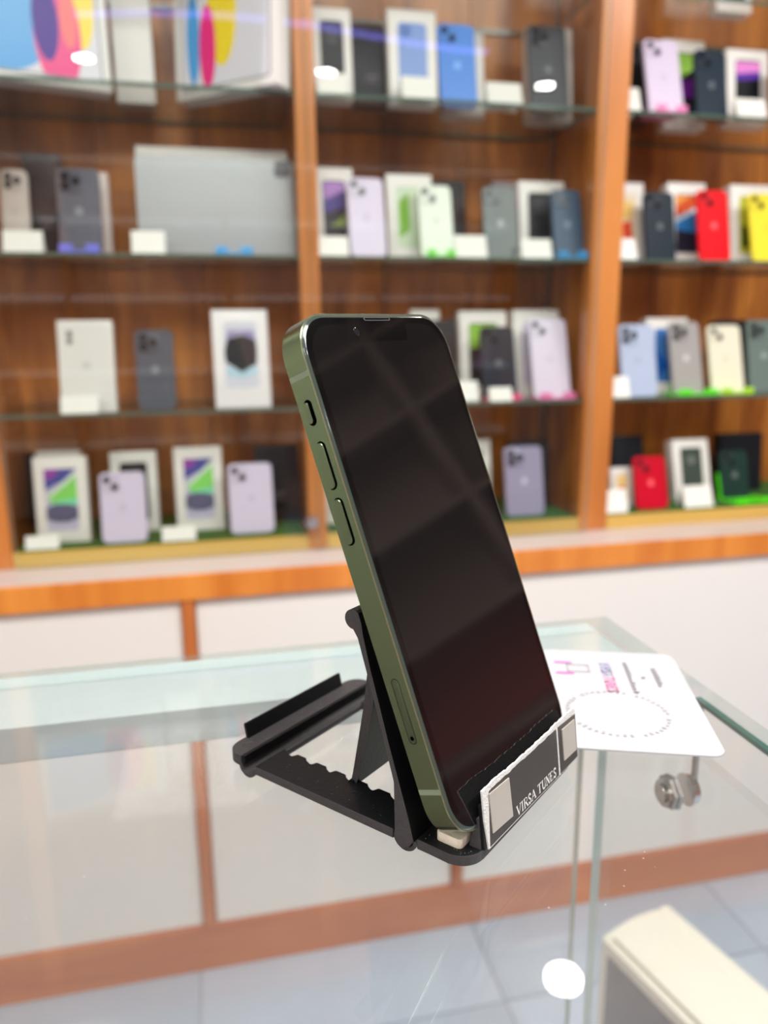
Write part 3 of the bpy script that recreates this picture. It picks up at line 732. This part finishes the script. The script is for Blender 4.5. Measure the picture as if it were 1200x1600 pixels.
card_mesh('emblem', M_pale, lambda bm: frame_mesh(bm, .0160, .0235, .0385, .0480, .0006))
def ring(bm):
    c, rr, n = (.0595, .0325), .0195, 46
    for i in range(n):
        if i % 9 == 8: continue
        a = 2*math.pi*i/n; d = .0028*(.7 if i % 3 else 1)
        e = [(rr*math.cos(a+s), rr*math.sin(a+s)) for s in (-.03, .03)]
        k = 1-d/rr*.7
        q = [(c[0]+e[0][0]*.95, c[1]+e[0][1]*1.0), (c[0]+e[1][0]*.95, c[1]+e[1][1]*1.0), (c[0]+e[1][0]*k*.95, c[1]+e[1][1]*k), (c[0]+e[0][0]*k*.95, c[1]+e[0][1]*k)]
        bm.faces.new([bm.verts.new(cp(*p, zc)) for p in q])
card_mesh('ring_lettering', M_pale, ring)

# ------------------------------------------------------------------ phone stand (local: x across, y to the rear, z up, millimetres)
ANG = math.atan2(.6547, .7558)
SO = Vector((.0596, .1700, .95))
ST_ = empty('folding_phone_stand', (SO.x, SO.y, SO.z-.0022), (0, 0, ANG), 'black folding plastic phone stand with torn paper label on its lip', 'phone stand')
dz = .0022
mm = .001
def sprism(name, m, pts, axis, a, b, parent=ST_, bev=0, smooth=False):
    """axis 'x': pts=(y,z) extruded x a..b ; axis 'z': pts=(x,y) extruded z a..b"""
    bm = bmesh.new()
    if axis == 'x': f = lambda q: (lambda y, z: (q*mm, y*mm, z*mm+dz))
    else: f = lambda q: (lambda x, y: (x*mm, y*mm, q*mm+dz))
    prism(bm, pts, f(a), f(b))
    if bev: bmesh.ops.bevel(bm, geom=[e for e in bm.edges], offset=bev*mm, segments=2, affect='EDGES', profile=.6)
    me = bm_mesh(name, bm, [m, M_blackside])
    if axis == 'z':
        for p in me.polygons:
            if abs(p.normal.z) < .6: p.material_index = 1
    if smooth: shade_auto(me, 30)
    return link(name, me, parent)
Wd = 70
def arc(cx, cy, r, a0, a1, n=8): return [(cx+r*math.cos(R(a0+(a1-a0)*i/n)), cy+r*math.sin(R(a0+(a1-a0)*i/n))) for i in range(n+1)]
# front plate with rounded corners
fp = arc(7, 7, 7, 180, 270) + arc(Wd-7, 7, 7, 270, 360) + [(Wd, 17.2), (0, 17.2)]
sprism('front_plate', M_black, fp, 'z', 0, 3.2, bev=.25)
# front hinge trough
tr = arc(21.3, 1.9, 4.1, 180, 360, 12) + arc(21.3, 1.9, 2.9, 360, 180, 12)
sprism('hinge_trough', M_blackside, tr, 'x', 0, Wd)
# notched rails
def rail(mirror):
    inn = [(13.8, 81.5), (13.8, 80.6), (12.6, 79.2), (11.6, 77.0), (11.6, 75.9), (13.8, 75.2), (13.8, 71.4), (12.4, 70.2), (11.6, 68.2), (11.6, 67.2), (13.8, 66.6), (13.8, 62.4),
           (12.4, 61.4), (11.6, 59.8), (11.6, 59.0), (13.8, 58.4), (13.8, 54.2), (12.4, 53.2), (11.6, 51.6), (11.6, 50.6), (13.8, 49.9), (13.8, 45.2), (12.4, 44.2), (11.6, 42.6), (11.6, 41.6), (13.8, 41.0),
           (13.8, 36.4), (12.4, 35.4), (11.6, 33.8), (11.6, 33.0), (13.8, 32.4), (13.8, 25.5)]
    pts = [(0, 25.5), (0, 81.5)] + inn
    if mirror: pts = [(Wd-x, y) for x, y in pts]
    return pts
for mir in (0, 1): sprism('notched_rail', M_black, rail(mir), 'z', 0, 3.0, bev=.2)
for x0, x1 in ((0, 13.8), (Wd-13.8, Wd)):
    sprism('rail_root', M_black, [(24.4, 1.4), (25.6, 0), (25.6, 3.0), (25.0, 3.0)], 'x', x0, x1)
# rear trough, rear bar and lip
tr = arc(85.2, 1.8, 4.0, 180, 360, 12) + arc(85.2, 1.8, 2.8, 360, 180, 12)
sprism('hinge_trough', M_blackside, tr, 'x', 0, Wd)
rb = [(0, 88.2)] + [(Wd, 88.2)] + arc(Wd-6, 90, 6, 0, 90) + arc(6, 90, 6, 90, 180)
sprism('rear_bar', M_blackside, rb, 'z', .9, 4.6, bev=.25)
sprism('rear_bar_wall', M_black, [(86.8, 1.8), (88.1, 1.8), (88.1, 4.6), (86.8, 4.6)], 'x', 0.5, Wd-.5)
sprism('rear_lip', M_black, [(94.4, 4.4), (95.6, 4.4), (96.6, 9.6), (95.6, 9.8)], 'x', 9.5, Wd-9.5, bev=.2)
bm = bmesh.new(); n = 28
lp = lambda r, z: [((6.5+r*math.cos(2*math.pi*i/n))*mm, (91.2+r*.8*math.sin(2*math.pi*i/n))*mm, z*mm+dz) for i in range(n)]
loft(bm, [lp(2.9, 4.6), lp(2.7, 4.75), lp(2.2, 4.75), lp(2.0, 4.62)], False, True)
link('round_boss', bm_mesh('round_boss', bm, M_blackside), ST_)
# leaning back plate (side profile)
bp = [(18.0, 2.4), (19.4, 8.0), (22.0, 16.4), (26.4, 30.3), (29.7, 41.6), (32.4, 50.5), (34.8, 60.0), (35.3, 63.2)] + arc(38.2, 63.8, 2.9, 130, -90, 12) + [(36.6, 58.6), (33.6, 49.0), (31.4, 42.0), (28.2, 31.0), (24.6, 18.5), (24.4, 5.2)] + arc(21.6, 2.2, 3.0, 20, -150, 10)
bm = bmesh.new()
f = lambda q: (lambda y, z: (q*mm, y*mm, z*mm+dz))
prism(bm, bp, f(-.6), f(Wd-1.5))
me = bm_mesh('back_plate', bm, [M_black, M_blackside])
for p in me.polygons:
    if abs(p.normal.x) > .9: p.material_index = 1
link('back_plate', me, ST_)
# prop strut: wide at the top, narrow foot in a notch
bm = bmesh.new()
def sv(x, y, z): return bm.verts.new((x*mm, y*mm, z*mm+dz))
lv = [(0.2, 31.4, 46.5, 34.2, 48.0), (3.5, 35.0, 36.0, 38.0, 37.0), (11.2, 46.0, 8.6, 48.8, 8.6), (11.9, 48.6, 2.2, 50.6, 2.6)]
rows = [[sv(x, yf, zf), sv(Wd-1.5-x, yf, zf), sv(Wd-1.5-x, yb, zb), sv(x, yb, zb)] for x, yf, zf, yb, zb in lv]
for a, b in zip(rows, rows[1:]):
    for i in range(4): bm.faces.new((a[i], a[(i+1) % 4], b[(i+1) % 4], b[i]))
bm.faces.new(rows[0][::-1]); bm.faces.new(rows[-1])
me = bm_mesh('prop_strut', bm, [M_black, M_blackside])
for p in me.polygons:
    if abs(p.normal.x) > .5: p.material_index = 1
link('prop_strut', me, ST_)
bm = bmesh.new(); cyl(bm, (11.0*mm, 49.9*mm, 2.9*mm+dz), ((Wd-12.5)*mm, 49.9*mm, 2.9*mm+dz), 1.15*mm, 12)
link('strut_foot', bm_mesh('strut_foot', bm, M_black), ST_)
# front lip and gussets
sprism('front_lip', M_black, [(-.68, 3.2), (.3, 3.2), (1.75, 16.2), (.75, 16.4)], 'x', 6.6, Wd-.8, bev=.2)
for x in (6.2, Wd-2.6): sprism('gusset', M_blackside if x < 10 else M_black, [(.3, 3.2), (4.0, 3.2), (1.9, 12.4), (1.2, 12.6)], 'x', x, x+1.8)
# paper label on the lip
M_torn = mat('torn_white_paper', (.62, .61, .59), .7, noise=.1, nscale=400, bump=.6, bscale=1500)
M_lab = mat('black_label_print', (.040, .034, .030), .38, noise=.15, nscale=600)
M_beige = mat('pale_label_square', (.37, .34, .30), .5, noise=.04, nscale=300)
rnd = random.Random(4)
def lbl(x, z, d=0):
    z = z+1.6-.9*(x-9)/60
    return ((7.8+(x-10)*1.03)*mm, (-.75-d+(z-3)*.11)*mm, z*mm+dz)
top = [(9.0+i*1.0, 19.2+.0*i+rnd.uniform(-.22, .22)) for i in range(0, 60)]
top = [(x, z-(.5 if 22 < x < 52 else 0)) for x, z in top]
bm = bmesh.new(); out = [(10.2, 1.4), (69.0, 1.6), (68.9, 18.0)] + top[::-1] + [(9.2, 10)]
prism(bm, out, lambda x, z: lbl(x, z, 0), lambda x, z: lbl(x, z, .5))
LB = link('paper_label', bm_mesh('paper_label', bm, M_torn), ST_); tag(LB, label='white torn edged label with black print and two pale squares')
bm = bmesh.new(); low = [(10.9, 1.9), (54.4, 1.9)]
tp = [(x, 17.6+rnd.uniform(-.25, .1)) for x in [54.4-i*1.5 for i in range(29)]]
prism(bm, low+tp, lambda x, z: lbl(x, z, .5), lambda x, z: lbl(x, z, .62)); link('black_print', bm_mesh('black_print', bm, M_lab), LB)
bm = bmesh.new(); prism(bm, [(55.6, 1.9), (68.6, 1.9), (68.6, 16.9), (55.6, 17.6)], lambda x, z: lbl(x, z, .5), lambda x, z: lbl(x, z, .62)); link('black_print', bm_mesh('black_print', bm, M_lab), LB)
for pts, dd in (([(12.3, 5.2), (23.6, 4.4), (23.0, 16.4), (12.0, 16.9)], .95), ([(58.2, 5.2), (67.6, 4.9), (67.4, 15.6), (57.9, 15.9)], .95)):
    bm = bmesh.new(); prism(bm, pts, lambda x, z: lbl(x, z, .62), lambda x, z: lbl(x, z, dd)); link('pale_square', bm_mesh('pale_square', bm, M_beige), LB)
bm = bmesh.new(); letters(bm, 'VIRSA TUNES', lambda x, z: lbl(x, z, .68), 26.4, 2.8, 2.25, 2.9, .55, .5, .24)
link('lettering', bm_mesh('lettering', bm, mat('label_ink_white', (.72, .69, .64), .5)), LB)
# dust specks on the dark plastic
bm = bmesh.new(); rnd = random.Random(9)
for i in range(150):
    if i < 90: x, y, z = rnd.uniform(1.5, 12), rnd.uniform(1.5, 16), 3.22
    elif i < 115: x, y, z = rnd.uniform(1.5, 11), rnd.uniform(27, 80), 3.02
    else: x, y, z = rnd.uniform(3, 62), rnd.uniform(89, 94), 4.62
    r_ = rnd.uniform(.04, .11)
    bm.faces.new([bm.verts.new(((x+a*r_)*mm, (y+b*r_)*mm, z*mm+dz)) for a, b in ((-1, -1), (1, -1), (1, 1), (-1, 1))])
tag(link('dust', bm_mesh('dust', bm, mat('dust', (.32, .29, .27), .9)), ST_), kind='stuff')

# pad under the phone's near bottom corner
pd = empty('foam_pad', (SO.x, SO.y, SO.z+.0032), (0, 0, ANG), 'small off-white pad under the bottom corner of the green phone', 'pad')
bm = bmesh.new(); o = rrect(3.0, 13.5, 4.8, 13.0, 1.4, 5)
loft(bm, [[(x*mm, y*mm, 0) for x, y in o], [(x*mm, y*mm, 2.3*mm) for x, y in o], [((8.25+(x-8.25)*.95)*mm, (8.9+(y-8.9)*.95)*mm, 2.7*mm) for x, y in o]])
link('pad', shade_auto(bm_mesh('pad', bm, mat('aged_foam', (.74, .66, .54), .7, noise=.22, nscale=260, bump=.4, bscale=600))), pd)

# ------------------------------------------------------------------ the green phone
PR = Matrix(((.9999, -.0117, -.0043), (.0001, .3519, -.936), (.0125, .936, .3519)))
PT = Vector((-3.9132, 1.3625, 9.1614))*mm
Mst = Matrix.Translation(SO) @ Matrix.Rotation(ANG, 4, 'Z')
GP = empty('smartphone', label='large dark green smartphone with black screen leaning on black stand', cat='phone')
GP.matrix_world = Mst @ (Matrix.Translation(PT) @ PR.to_4x4())
PW, PH, PD, PRAD = 71.5, 146.7, 7.65, 12.6
base_o = rrect_sq(0, PW, 0, PH, PRAD, 22, 2.25)
def pol(ins, w):
    o = rrect_sq(ins, PW-ins, ins, PH-ins, PRAD-ins, 22, 2.25)
    return [(x*mm, y*mm, w*mm) for x, y in o]
M_alu = mat('green_aluminium', (.225, .30, .175), .24, metal=.97, bump=.03, bscale=2500)
M_rim = mat('green_rim', (.36, .42, .28), .2, metal=.9)
M_scr = mat('black_screen', (.0035, .0035, .0038), .045, spec=.5)
M_bez = mat('glass_bevel', (.035, .05, .04), .08, spec=.9)
bm = bmesh.new()
loft(bm, [pol(.9, -PD), pol(.28, -PD), pol(0, -PD+.28), pol(0, -.25)], True, False)
fr = link('frame', shade_auto(bm_mesh('frame', bm, M_alu), 28), GP)
bm = bmesh.new(); loft(bm, [pol(0, -.25), pol(.16, -.04), pol(.50, -.04)], False, False)
link('rim', shade_auto(bm_mesh('rim', bm, M_rim), 50), GP)
bm = bmesh.new(); loft(bm, [pol(.50, -.3), pol(.50, .05), pol(.62, .22), pol(1.35, .36)], False, False)
link('screen_bevel', shade_auto(bm_mesh('screen_bevel', bm, M_bez), 60), GP)
bm = bmesh.new(); loft(bm, [pol(1.35, .36), pol(1.5, .37)], False, True)
link('screen', bm_mesh('screen', bm, M_scr), GP)
# display area with notch, slightly lighter than the bezel
no = []
d0, r_ = 3.3, 9.6
for cx, cy, a0 in ((PW-d0-r_, PH-d0-r_, 0), (d0+r_, PH-d0-r_, 90), (d0+r_, d0+r_, 180), (PW-d0-r_, d0+r_, 270)):
    for i in range(11):
        a = R(a0+9*i); no.append((cx+r_*math.cos(a), cy+r_*math.sin(a)))
    if a0 == 0: no += [(49.2, PH-d0), (48.6, PH-7.6), (47.6, PH-8.6), (23.9, PH-8.6), (22.9, PH-7.6), (22.3, PH-d0)]
bm = bmesh.new(); bm.faces.new([bm.verts.new((x*mm, y*mm, .40*mm)) for x, y in no])
link('display', bm_mesh('display', bm, mat('display_black', (.0065, .006, .0062), .05)), GP)
def pill(x0, x1, y0, y1, n=8): return rrect(x0, x1, y0, y1, min(x1-x0, y1-y0)/2*.999, n)
bm = bmesh.new(); prism(bm, pill(29.4, 42.3, 144.35, 145.6), lambda x, y: (x*mm, y*mm, .30*mm), lambda x, y: (x*mm, y*mm, .44*mm))
ea = link('earpiece', bm_mesh('earpiece', bm, mat('earpiece_grille', (.045, .045, .045), .4)), GP)
bm = bmesh.new(); prism(bm, pill(30.0, 41.7, 144.65, 145.15), lambda x, y: (x*mm, y*mm, .44*mm), lambda x, y: (x*mm, y*mm, .46*mm)); link('slot', bm_mesh('slot', bm, M_scr), ea)
bm = bmesh.new(); c = (24.4, 141.1)
cc = lambda r, w: [((c[0]+r*math.cos(2*math.pi*i/28))*mm, (c[1]+r*math.sin(2*math.pi*i/28))*mm, w*mm) for i in range(28)]
loft(bm, [cc(1.25, .40), cc(1.2, .44), cc(.9, .42)], False, True); link('front_camera', bm_mesh('front_camera', bm, mat('camera_glass', (.010, .011, .014), .1, spec=.5)), GP)
bm = bmesh.new(); loft(bm, [pol(.9, -PD-.02), pol(1.2, -PD-.12)], False, True); link('back_glass', bm_mesh('back_glass', bm, mat('green_back', (.03, .055, .035), .15)), GP)
bm = bmesh.new(); q = rrect(PW-33, PW-5, PH-33, PH-5, 7, 6); loft(bm, [[(x*mm, y*mm, -PD*mm) for x, y in q], [(x*mm, y*mm, (-PD-1.4)*mm) for x, y in q]]); cb = link('camera_bump', bm_mesh('camera_bump', bm, MATS['green_back']), GP)
for x, y in ((PW-25.5, PH-12.5), (PW-12.5, PH-25.5)):
    bm = bmesh.new(); cyl(bm, (x*mm, y*mm, (-PD-1.4)*mm), (x*mm, y*mm, (-PD-2.8)*mm), 6.2*mm, 28); link('lens', bm_mesh('lens', bm, M_scr), cb)
# left side: buttons over flat black pills that paint the recess shadow (x = 0 side, outward is -x)
M_hole = mat('dark_recess', (.001, .001, .001), .9, spec=0)
M_btn = mat('green_button', (.215, .285, .17), .24, metal=.97)
def side_pill(name, m, y0, y1, w0, w1, x_in, x_out, parent=GP, n=8, bev=True):
    bm = bmesh.new(); pts = pill(w0, w1, y0, y1, n)
    cx, cy = (w0+w1)/2, (y0+y1)/2
    k = .93 if bev else 1
    loft(bm, [[(x_in*mm, y*mm, w*mm) for w, y in pts], [(x_out*.7*mm, y*mm, w*mm) for w, y in pts], [(x_out*mm, (cy+(y-cy)*(1-.012))*mm, (cx+(w-cx)*k)*mm) for w, y in pts]])
    return link(name, shade_auto(bm_mesh(name, bm, m), 40), parent)
for nm, y0, y1 in (('volume_button', 99.9, 112.5), ('volume_button', 84.5, 97.0)):
    rc = side_pill('recess_shadow', M_hole, y0-.38, y1+.38, -5.55, -2.10, .1, -.015, bev=False)
    side_pill(nm, M_btn, y0, y1, -5.45, -2.75, .1, -.42, rc)
rc = side_pill('recess_shadow', M_hole, 117.2, 124.3, -5.25, -2.35, .1, -.015, bev=False)
side_pill('mute_switch', M_btn, 117.9, 123.7, -5.15, -3.55, .1, -.25, rc)
rc = side_pill('tray_seam', M_hole, 29.0, 47.2, -5.15, -2.55, .1, -.012, bev=False)
tr_ = side_pill('card_tray', mat('green_tray', (.17, .225, .14), .26, metal=.97), 29.18, 47.02, -4.97, -2.73, .1, -.03, rc, bev=False)
bm = bmesh.new(); cyl(bm, (0, 30.6*mm, -3.9*mm), (-.05*mm, 30.6*mm, -3.9*mm), .62*mm, 20); link('eject_hole', bm_mesh('eject_hole', bm, M_hole), tr_)
M_ant = mat('antenna_band', (.17, .21, .14), .5)
for y in (130.6, 15.6):
    bm = bmesh.new(); bx(bm, -.012*mm, .1*mm, (y-.75)*mm, (y+.75)*mm, (-PD+.28)*mm, -.26*mm); link('antenna_band', bm_mesh('antenna_band', bm, M_ant), GP)

# ------------------------------------------------------------------ ivory case behind the counter
ax = Vector((.22, -.975)).normalized(); ay = Vector((-ax.y, ax.x))  # along towards viewer, across to the right
iv = empty('ivory_case', (.383, .652, 0), (0, 0, math.atan2(ax.y, ax.x)), 'tall ivory plastic case with dark grey side panel beyond the glass counter', 'case')
# local x runs towards the viewer, local y to the right (far side)
L_, W_, H_ = .34, .098, .452
prof = [(0, 0), (W_, 0), (W_, H_-.008), (W_-.003, H_-.001), (W_-.012, H_+.001), (W_-.016, H_-.001)] + [(W_-.016-(W_-.022)*i/8, H_-.001+.005*math.sin(math.pi*i/8)-.004*i/8) for i in range(1, 9)] + [(0, H_-.008)]
bm = bmesh.new(); prism(bm, prof, lambda y, z: (0, y, z), lambda y, z: (L_, y, z))
link('shell', bm_mesh('shell', bm, M_cream), iv)
bm = bmesh.new(); bx(bm, .010, L_-.012, -.0015, .0005, .02, H_-.022, .0005); link('side_panel', bm_mesh('side_panel', bm, M_darkp), iv)
bm = bmesh.new(); bx(bm, .010, L_-.01, .006, .0072, H_-.006, H_-.0015); link('lid_seam', bm_mesh('lid_seam', bm, mat('seam_olive', (.42, .40, .28), .6)), iv)
